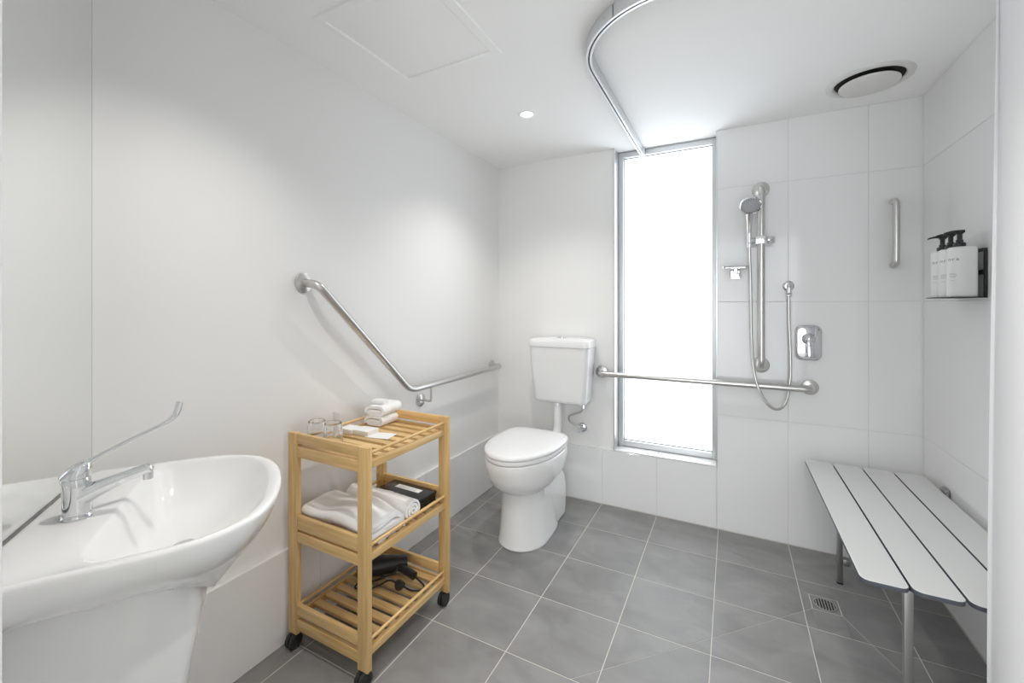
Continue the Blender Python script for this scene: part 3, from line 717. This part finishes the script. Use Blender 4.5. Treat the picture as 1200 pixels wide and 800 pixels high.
# stop valve
sv = thing('stop_valve', 'chrome water stop valve with a braided hose under the cistern', 'valve', (0.616, 0.012, 0.455))
MB().lathe([(0.0005, 0), (0.030, 0), (0.030, -0.003), (0.024, -0.009), (0.014, -0.012), (0.0005, -0.012)], (0, 0, 0), 'Y', 30).build('flange', 'chrome', sv)
MB().tube([(0, -0.008, 0), (0, -0.055, 0)], 0.010, 16).tube([(0, -0.045, -0.012), (0, -0.045, 0.014)], 0.008, 14).build('body', 'chrome', sv)
MB().lathe([(0.0005, -0.07), (0.013, -0.07), (0.015, -0.064), (0.015, -0.054), (0.008, -0.052)], (-0.002, 0, -0.006), 'Y', 8).build('knob', 'chrome', sv)
hz = catmull([(0.0, -0.045, 0.010), (-0.03, -0.055, 0.028), (-0.062, -0.07, 0.052), (-0.060, -0.085, 0.085), (-0.015, -0.098, 0.108), (0.028, -0.105, 0.130), (0.034, -0.108, 0.160)], 8)
MB().tube(hz, 0.0062, 12).build('hose', 'steel', sv)
MB().lathe([(0.011, 0.150), (0.011, 0.172)], (0.034, -0.108, 0), 'Z', 8, cap0=True, cap1=True).build('nut', 'chrome', sv)

# ------------------------------------------------------------------ wash basin on the diagonal wall
BO = M0 + EX * 0.31
ba = thing('wash_basin', 'white ceramic wall basin with a rounded front and a shroud below', 'basin', (BO.x, BO.y, 0), DA)
BZ = 0.82
OUT = [(0.272, 0.0), (0.266, 0.06), (0.263, 0.12), (0.263, 0.19), (0.258, 0.25), (0.246, 0.30), (0.226, 0.340), (0.193, 0.378), (0.150, 0.403), (0.100, 0.418), (0.050, 0.425)]
def basin_ring(sx, y0, y1, z, n=72, cxy=(0.0, 0.23)):
    """rim outline scaled: half width factor sx, back at y0, front at y1, resampled by angle"""
    half = [(p[0] * sx, y0 + (y1 - y0) * p[1] / 0.427) for p in OUT] + [(0, y1)]
    poly = half + [(-p[0], p[1]) for p in half[-2::-1]]
    cy = y0 + (y1 - y0) * 0.5; pts = []
    P_ = poly
    for k in range(n):
        a = 2 * PI * k / n - PI / 2; d = (math.cos(a), math.sin(a)); best = None
        for i in range(len(P_)):
            p, q_ = P_[i], P_[(i + 1) % len(P_)]
            ex_, ey_ = q_[0] - p[0], q_[1] - p[1]; den = d[0] * ey_ - d[1] * ex_
            if abs(den) < 1e-12: continue
            t = ((p[0]) * ey_ - (p[1] - cy) * ex_) / den; u = ((p[0]) * d[1] - (p[1] - cy) * d[0]) / den
            if t > 0 and -1e-6 <= u <= 1 + 1e-6: best = t if best is None else min(best, t)
        pts.append((d[0] * best, cy + d[1] * best, z))
    return pts
def smooth_ring(r, it=2):
    for _ in range(it):
        n = len(r); r = [tuple((r[i - 1][c] + 2 * r[i][c] + r[(i + 1) % n][c]) / 4 for c in range(3)) for i in range(n)]
    return r
br_ = lambda *a: basin_ring(*a)
def lifted(sx, y0, y1, z, dz):
    # underside: the sides sit higher than the front, which runs down into the shroud
    return [(p[0], p[1], z + dz * min(1.0, abs(p[0]) / (0.262 * sx)) ** 1.3) for p in basin_ring(sx, y0, y1, z)]
rings = [lifted(0.44, 0.006, 0.284, 0.600, 0.088), lifted(0.49, 0.005, 0.296, 0.602, 0.087), lifted(0.60, 0.004, 0.318, 0.630, 0.070), lifted(0.74, 0.003, 0.350, 0.672, 0.048), lifted(0.86, 0.002, 0.383, 0.717, 0.026), lifted(0.94, 0.002, 0.406, 0.757, 0.010), br_(0.980, 0.001, 0.419, 0.788), br_(0.997, 0.001, 0.4255, 0.806), br_(1.0, 0.001, 0.427, 0.813), br_(0.995, 0.003, 0.4250, 0.8185), br_(0.985, 0.005, 0.4215, BZ), br_(0.965, 0.010, 0.415, BZ - 0.0008)]
inn = [(0.905, 0.126, 0.402, BZ - 0.003), (0.893, 0.131, 0.398, BZ - 0.007), (0.875, 0.138, 0.392, BZ - 0.016), (0.83, 0.146, 0.375, BZ - 0.036), (0.73, 0.152, 0.354, BZ - 0.062), (0.58, 0.162, 0.325, BZ - 0.088), (0.42, 0.18, 0.295, BZ - 0.104), (0.22, 0.21, 0.26, BZ - 0.112), (0.10, 0.225, 0.250, BZ - 0.114)]
for k, t in enumerate(inn): rings.append(smooth_ring(br_(*t), 3))
MB().loft(rings, True, True).build('bowl', 'ceramic', ba, smooth=60)
MB().lathe([(0.0005, -0.001), (0.016, -0.001), (0.021, 0.001), (0.023, 0.0)], (0, 0.2375, BZ - 0.1125), 'Z', 28).build('waste', 'chrome', ba)
pr = []
for (z, w_, y1) in ((0.0, 0.108, 0.200), (0.10, 0.108, 0.203), (0.25, 0.112, 0.222), (0.40, 0.118, 0.247), (0.52, 0.119, 0.268), (0.60, 0.120, 0.279), (0.68, 0.112, 0.262)):
    ring = [(-w_, 0.004, z)] + [(w_ * spow(math.cos(PI - PI * k / 24), 0.6), 0.06 + (y1 - 0.06) * spow(math.sin(PI * k / 24), 0.75), z) for k in range(25)] + [(w_, 0.004, z)]
    pr.append(ring)
MB().loft(pr).build('pedestal', 'ceramic', ba, smooth=50)
# mirror behind it
mi = thing('mirror', 'tall frameless mirror on the diagonal wall behind the basin', 'mirror', tuple(diag(0, 0, 0)), DA)
MB().box((0.012, -0.0055, BZ + 0.0005), (0.64, -0.001, 2.16)).build('backing', 'mirroredge', mi, smooth=0)
MB().add([(0.0165, -0.0006, BZ + 0.0035), (0.6385, -0.0006, BZ + 0.0035), (0.6385, -0.0006, 2.1585), (0.0165, -0.0006, 2.1585)], [(0, 1, 2, 3)]).build('glass', 'mirror', mi, smooth=0)

# basin mixer tap with long care lever
tp = thing('basin_tap', 'chrome basin mixer tap with a long paddle lever', 'tap', tuple(BO + EX * 0.022 + EY * 0.072 + Vector((0, 0, BZ - 0.0015))), DA)
MB().lathe([(0.0005, 0), (0.0245, 0), (0.025, 0.003), (0.023, 0.007), (0.021, 0.008)], n=36).build('base_ring', 'chrome', tp)
bd_ = []
for (z, yy, rx, ry) in ((0.006, 0.0, 0.0215, 0.0225), (0.02, 0.0, 0.0205, 0.0220), (0.04, 0.0, 0.0200, 0.0220), (0.06, -0.001, 0.0205, 0.0220), (0.074, -0.003, 0.0210, 0.0225), (0.077, -0.003, 0.0200, 0.0215)):
    bd_.append([(rx * math.cos(2 * PI * k / 32), yy + ry * math.sin(2 * PI * k / 32), z) for k in range(32)])
MB().loft(bd_).build('body', 'chrome', tp, smooth=60)
sp_ = catmull([(0, 0.006, 0.040), (0, 0.035, 0.052), (0, 0.075, 0.066), (0, 0.106, 0.075), (0, 0.118, 0.0765)], 6)
rad = [0.0205 - 0.0095 * min(1, i / 12) for i in range(len(sp_))]; rad[-3:] = [0.0105, 0.0085, 0.004]
MB().tube(sp_, 0.012, 20, radii=rad).build('spout', 'chrome', tp)
MB().lathe([(0.0005, -0.014), (0.0085, -0.014), (0.009, 0.002), (0.0005, 0.004)], (0, 0.1085, 0.068), 'Z', 20).build('aerator', 'chrome', tp)
hd_ = []
for (z, yy, rx, ry) in ((0.078, -0.003, 0.0215, 0.0230), (0.083, -0.003, 0.0220, 0.0235), (0.090, 0.000, 0.0205, 0.0215), (0.098, 0.004, 0.0170, 0.0175), (0.105, 0.008, 0.012, 0.0120), (0.109, 0.010, 0.006, 0.006)):
    hd_.append([(rx * math.cos(2 * PI * k / 32), yy + ry * math.sin(2 * PI * k / 32), z) for k in range(32)])
lvh = MB().loft(hd_).build('handle', 'chrome', tp, smooth=60)
lr = []
LA = math.radians(30); ld_, lw_ = Vector((-math.sin(LA), math.cos(LA), 0)), Vector((math.cos(LA), math.sin(LA), 0))   # lever is swung a little aside
lev = [(0.010, 0.100, 0.0075, 0.0055), (0.024, 0.106, 0.0065, 0.0045), (0.040, 0.114, 0.0058, 0.0030), (0.089, 0.133, 0.0060, 0.0024), (0.130, 0.147, 0.0072, 0.0024), (0.150, 0.155, 0.0100, 0.0024), (0.161, 0.165, 0.0125, 0.0024), (0.166, 0.178, 0.0145, 0.0024), (0.169, 0.194, 0.0150, 0.0022)]
for k, (yy, z, w_, t_) in enumerate(lev):
    a_, b_ = lev[max(k - 1, 0)], lev[min(k + 1, len(lev) - 1)]
    tn = Vector((b_[0] - a_[0], b_[1] - a_[1])).normalized()
    lr.append([tuple(ld_ * (yy - tn.y * p[1]) + lw_ * p[0] + Vector((0, 0, z + tn.x * p[1]))) for p in rounded_rect(w_ * 2, t_ * 2, t_ * 0.8, 3)])
MB().loft(lr).build('lever', 'chrome', lvh, smooth=50)

# ------------------------------------------------------------------ bamboo trolley
CXc, CYc = 0.2325, -1.3875
ca = thing('trolley', 'three tier bamboo shelf trolley on black castors', 'trolley', (CXc, CYc, 0))
x0, x1, y0, y1 = 0.036 - CXc, 0.430 - CXc, -1.612 - CYc, -1.163 - CYc
PW, PT = 0.045, 0.020
for ye in (y0, y1 - PT):
    for xe in (x0, x1 - PW):
        MB().box((xe, ye, 0.055), (xe + PW, ye + PT, 0.777), 0.002).build('post', 'bamboo_z', ca)
    for (za, zb) in ((0.741, 0.776), (0.692, 0.731), (0.433, 0.482), (0.388, 0.425), (0.126, 0.163), (0.073, 0.110)):
        MB().box((x0 + PW, ye + 0.003, za), (x1 - PW, ye + PT - 0.003, zb), 0.0015).build('end_board', 'bamboo_x', ca)
for zt in (0.727, 0.425, 0.117):
    for xe in (x0 + 0.012, x1 - 0.028):
        MB().box((xe, y0 + PT, zt - 0.025), (xe + 0.016, y1 - PT, zt), 0.0015).build('side_beam', 'bamboo_y', ca)
        MB().tube([(xe + 0.008, y0 + PT - 0.004, zt + 0.024), (xe + 0.008, y1 - PT + 0.004, zt + 0.024)], 0.0055, 12).build('dowel', 'bamboo_y', ca)
    ns = 8; span = (y1 - PT) - (y0 + PT); pitch = span / ns
    base = None
    for k in range(ns):
        yc = y0 + PT + pitch * (k + 0.5)
        if base is None: base = MB().box((x0 + 0.0285, -0.0155, -0.012), (x1 - 0.0285, 0.0155, 0), 0.0015).build('slat', 'bamboo_x', ca); o = base
        else: o = share(base, 'slat', ca, (0, 0, 0))
        o.location = (0, yc, zt - 0.002)
for (xe, ye, rz) in ((x0 + 0.022, y0 + 0.012, 0.1), (x1 - 0.024, y0 + 0.012, -0.05), (x0 + 0.022, y1 - 0.012, 0.3), (x1 - 0.022, y1 - 0.012, 0.12)):
    cs = MB().lathe([(0.0005, 0.0535), (0.012, 0.0535), (0.012, 0.050), (0.005, 0.048), (0.005, 0.030)], n=16).build('castor', 'black', ca)
    cs.location = (xe, ye, 0); cs.rotation_euler = (0, 0, rz)
    for s_ in (-1, 1):
        MB().lathe([(0.0005, 0.002 * s_), (0.022, 0.002 * s_), (0.026, 0.004 * s_), (0.0265, 0.009 * s_), (0.025, 0.015 * s_), (0.017, 0.0165 * s_), (0.016, 0.0145 * s_), (0.006, 0.0145 * s_), (0.005, 0.0165 * s_), (0.0005, 0.0165 * s_)], (0, -0.006, 0.0272), 'X', 30).build('wheel', 'rubber', cs)
    MB().box((-0.002, -0.022, 0.024), (0.002, 0.010, 0.050), 0.001).build('fork', 'black', cs)

# ------------------------------------------------------------------ towels
def ribbon(path, th, k=6):
    """closed outline of a thick soft strip following a 2d path"""
    P_ = [Vector((p[0], p[1])) for p in path]; P3 = catmull([(p.x, p.y, 0) for p in P_], k); P_ = [Vector((p.x, p.y)) for p in P3]
    L_, R_ = [], []
    for i in range(len(P_)):
        t = (P_[min(i + 1, len(P_) - 1)] - P_[max(i - 1, 0)]).normalized(); nn = Vector((-t.y, t.x))
        L_.append(P_[i] + nn * th / 2); R_.append(P_[i] - nn * th / 2)
    t = (P_[-1] - P_[-2]).normalized(); e = P_[-1] + t * th * 0.45
    t0 = (P_[0] - P_[1]).normalized(); s0 = P_[0] + t0 * th * 0.45
    return L_ + [e] + R_[::-1] + [s0]
def cloth_roll(name, parent, path, th, length, n=14, wob=0.002, seed=0, taper=0.0):
    """extrude a ribbon outline (in x,z) along y with slight sag and wobble"""
    rnd = random.Random(seed); sec = ribbon(path, th); rings = []
    for j in range(n + 1):
        t = j / n; y = (t - 0.5) * length
        e = 1 - taper * (2 * t - 1) ** 4
        sx = rnd.uniform(-wob, wob); sz = rnd.uniform(-wob, wob) * 0.5
        rings.append([(p.x * e + sx * 0.6 + wob * 0.6 * math.sin(9 * t + p.y * 70), y + wob * math.sin(p.x * 60 + p.y * 90), max(p.y * (1 + 0.03 * math.sin(6 * t + seed)) + sz * (p.y > 0.01), 0.0005)) for p in sec])
    return MB().loft(rings).build(name, 'towel', parent, smooth=70)
TS = 0.7255                   # top shelf surface
# two folded face towels with a soap on top
fold = [(0.030, 0.020), (0.000, 0.0195), (-0.028, 0.020), (-0.040, 0.0150), (-0.030, 0.0075), (0.0, 0.0065), (0.034, 0.007), (0.044, 0.016), (0.043, 0.028), (0.032, 0.0355), (0.0, 0.0355), (-0.034, 0.034), (-0.0535, 0.024), (-0.0545, 0.012)]
FT = (0.117, -1.216)
for k, (z, rz, lab) in enumerate(((TS, 0.05, 'white folded face towel at the bottom of the small stack on the top shelf'), (TS + 0.0425, 0.12, 'white folded face towel lying on another under a small soap'))):
    t = thing('face_towel', lab, 'towel', (FT[0], FT[1], z), rz, 'face towels on the trolley')
    cloth_roll('cloth', t, [(p[0] * 0.92, p[1]) for p in fold], 0.0125, 0.125, 16, 0.0016, k + 3, 0.03)
tag(MB().loft([at_z(rounded_rect(0.056, 0.036, 0.006), 0), at_z(rounded_rect(0.060, 0.040, 0.008), 0.003), at_z(rounded_rect(0.060, 0.040, 0.008), 0.012), at_z(rounded_rect(0.055, 0.035, 0.006), 0.0155)]).build('soap_bar', 'paper'), 'small white wrapped soap on top of the folded face towels', 'soap')
sb = bpy.data.objects['soap_bar']; sb.location = (FT[0] - 0.012, FT[1] - 0.015, TS + 0.085); sb.rotation_euler = (0, 0, 0.25)
# folded bath towel on the middle shelf
MS = 0.4235
bt = thing('bath_towel', 'large white bath towel folded in a thick pile on the middle shelf', 'towel', (0.232, -1.495, MS), PI / 2)
bp = [(-0.040, 0.011), (0.0, 0.0095), (0.05, 0.010), (0.082, 0.018), (0.083, 0.034), (0.05, 0.0405), (0.0, 0.041), (-0.062, 0.041), (-0.083, 0.052), (-0.080, 0.068), (-0.04, 0.074), (0.02, 0.076), (0.07, 0.072), (0.096, 0.050), (0.099, 0.022), (0.102, 0.010)]
rnd = random.Random(4); sec = ribbon([(p[0] * 0.88, p[1]) for p in bp], 0.018); rings = []
for j in range(25):
    t = j / 24; y = (t - 0.5) * 0.325
    hgt = 1 + 0.30 * math.sin(PI * min(1, t * 1.25 + 0.02)) ** 1.5 - 0.16 * (1 - t)
    if j == 0: hgt *= 0.93
    rings.append([(p.x + 0.003 * math.sin(8 * t + p.y * 60), y + 0.004 * math.sin(p.x * 50 + p.y * 80), max(p.y * hgt + 0.002 * math.sin(9 * t + 25 * p.x), 0.0006)) for p in sec])
MB().loft(rings).build('cloth', 'towel', bt, smooth=70)
# rolled hand towel behind it
ht = thing('hand_towel', 'white rolled hand towel between the bath towel and the black box', 'towel', (0.240, -1.354, MS), PI / 2)
roll = []
for k in range(40):
    a = k / 39 * 2 * PI * 2.35; r_ = 0.007 + 0.030 * k / 39
    roll.append((r_ * math.cos(a + 1.4) * 1.08, 0.044 + r_ * math.sin(a + 1.4)))
cloth_roll('cloth', ht, roll, 0.0095, 0.32, 20, 0.0015, 11, 0.03)
# ------------------------------------------------------------------ small things on the trolley
# black compendium box with a white label
bx = thing('black_box', 'flat black box with a white label on the middle shelf', 'box', (0.262, -1.243, MS), -0.04)
MB().box((-0.115, -0.053, 0.0), (0.115, 0.053, 0.036), 0.002).build('base', 'blackgloss', bx)
ld = MB().box((-0.118, -0.056, 0.0365), (0.118, 0.056, 0.047), 0.003).build('cover', 'blackgloss', bx)
MB().box((-0.062, 0.000, 0.047), (0.068, 0.028, 0.0476)).build('label_plate', 'paper', ld)
b = MB()
for i in range(2): b.box((-0.045, 0.007 + 0.009 * i, 0.0476), (0.045, 0.0095 + 0.009 * i, 0.0478))
b.build('small_print', 'printlight', ld, smooth=0)
# inverted tumblers
def tumbler(x, y, lab):
    prof = [(0.0345, 0.0), (0.0350, 0.002), (0.0335, 0.030), (0.0310, 0.070), (0.0298, 0.080), (0.027, 0.0845), (0.0005, 0.0845), (0.0005, 0.076), (0.024, 0.076), (0.0275, 0.070), (0.031, 0.030), (0.0325, 0.002), (0.0345, 0.0)]
    o = MB().lathe(prof, n=36).build('tumbler', 'glass'); o.location = (x, y, TS)
    return tag(o, lab, 'glass', 'tumblers on the trolley')
tumbler(0.099, -1.541, 'upside-down clear glass tumbler against the wall side of the top shelf')
tumbler(0.172, -1.530, 'upside-down clear glass tumbler beside the flat white cards')
# standing tube of toiletries
tb = thing('toiletry_tube', 'small white plastic tube standing on its cap behind the tumblers', 'tube', (0.082, -1.440, TS))
MB().lathe([(0.0005, 0), (0.012, 0), (0.012, 0.016), (0.0005, 0.0162)], n=20).build('cap', 'paper', tb)
rg = []
for (z, w_, d) in ((0.016, 0.0135, 0.0125), (0.03, 0.014, 0.0115), (0.055, 0.0155, 0.008), (0.075, 0.0165, 0.003), (0.088, 0.0170, 0.0012)):
    rg.append([(w_ * math.cos(2 * PI * k / 20), d * math.sin(2 * PI * k / 20), z) for k in range(20)])
MB().loft(rg).build('body', 'paper', tb, smooth=50)
MB().box((-0.0171, -0.0016, 0.079), (0.0171, 0.0016, 0.0805)).build('crimp_line', 'card', tb)
# cream boxes and papers
for (x, y, w_, d, h_, rz, lab) in ((0.100, -1.385, 0.070, 0.060, 0.018, 0.05, 'small white carton on the top shelf behind the tumblers'), (0.172, -1.372, 0.075, 0.062, 0.018, 0.05, 'small white carton with a leaflet tucked under its front')):
    t = thing('carton', lab, 'carton', (x, y, TS), rz, 'toiletry cartons on the trolley')
    MB().box((-w_ / 2, -d / 2, 0), (w_ / 2, d / 2, h_), 0.001).build('box', 'card', t); MB().box((-w_ / 2 + 0.0005, -d / 2 + 0.0005, h_ - 0.0002), (w_ / 2 - 0.0005, d / 2 - 0.0005, h_ + 0.0006)).build('top_flap', 'paper', t)
lf = MB().box((-0.05, -0.035, 0), (0.05, 0.035, 0.0012)).build('leaflet', 'paper', smooth=0); lf.location = (0.245, -1.365, TS); lf.rotation_euler = (0, 0, 0.22)
tag(lf, 'flat white paper leaflet lying on the bamboo slats', 'leaflet')
# hair dryer on the bottom shelf
LS = 0.1155
hdry = thing('hair_dryer', 'black hair dryer with its cord and plug on the bottom shelf', 'hair dryer', (0.235, -1.302, LS))
MB().lathe([(0.0005, -0.10), (0.030, -0.10), (0.034, -0.095), (0.036, -0.05), (0.037, 0.0), (0.034, 0.04), (0.028, 0.075), (0.026, 0.10), (0.022, 0.10), (0.021, 0.07)], (0, 0, 0), 'X', 28, tf=Matrix.Translation((-0.062, 0.018, 0.039)) @ Matrix.Rotation(0.75, 4, 'Z')).build('barrel', 'black', hdry)
MB().tube(catmull([(-0.058, 0.03, 0.038), (-0.01, 0.045, 0.034), (0.05, 0.048, 0.027), (0.085, 0.044, 0.022)], 6), 0.016, 16, radii=None).build('grip', 'black', hdry)
MB().tube(catmull([(0.085, 0.044, 0.022), (0.12, 0.036, 0.016), (0.145, 0.03, 0.010), (0.15, 0.012, 0.006), (0.12, -0.01, 0.006), (0.08, -0.012, 0.010), (0.05, -0.02, 0.02), (0.02, -0.03, 0.028), (-0.01, -0.05, 0.012), (-0.04, -0.085, 0.006), (-0.09, -0.10, 0.006), (-0.10, -0.06, 0.006), (-0.05, -0.045, 0.012), (0.0, -0.02, 0.034), (0.02, 0.005, 0.040), (0.01, 0.03, 0.045)], 8), 0.0036, 10).build('cord', 'rubber', hdry)
pg = MB().lathe([(0.0005, 0), (0.016, 0.0), (0.019, 0.004), (0.019, 0.012), (0.014, 0.024), (0.008, 0.034), (0.0005, 0.034)], (0, 0, 0), 'Z', 20, tf=Matrix.Translation((0.062, -0.028, 0.020)) @ Matrix.Rotation(1.2, 4, 'Y')).build('plug', 'black', hdry)
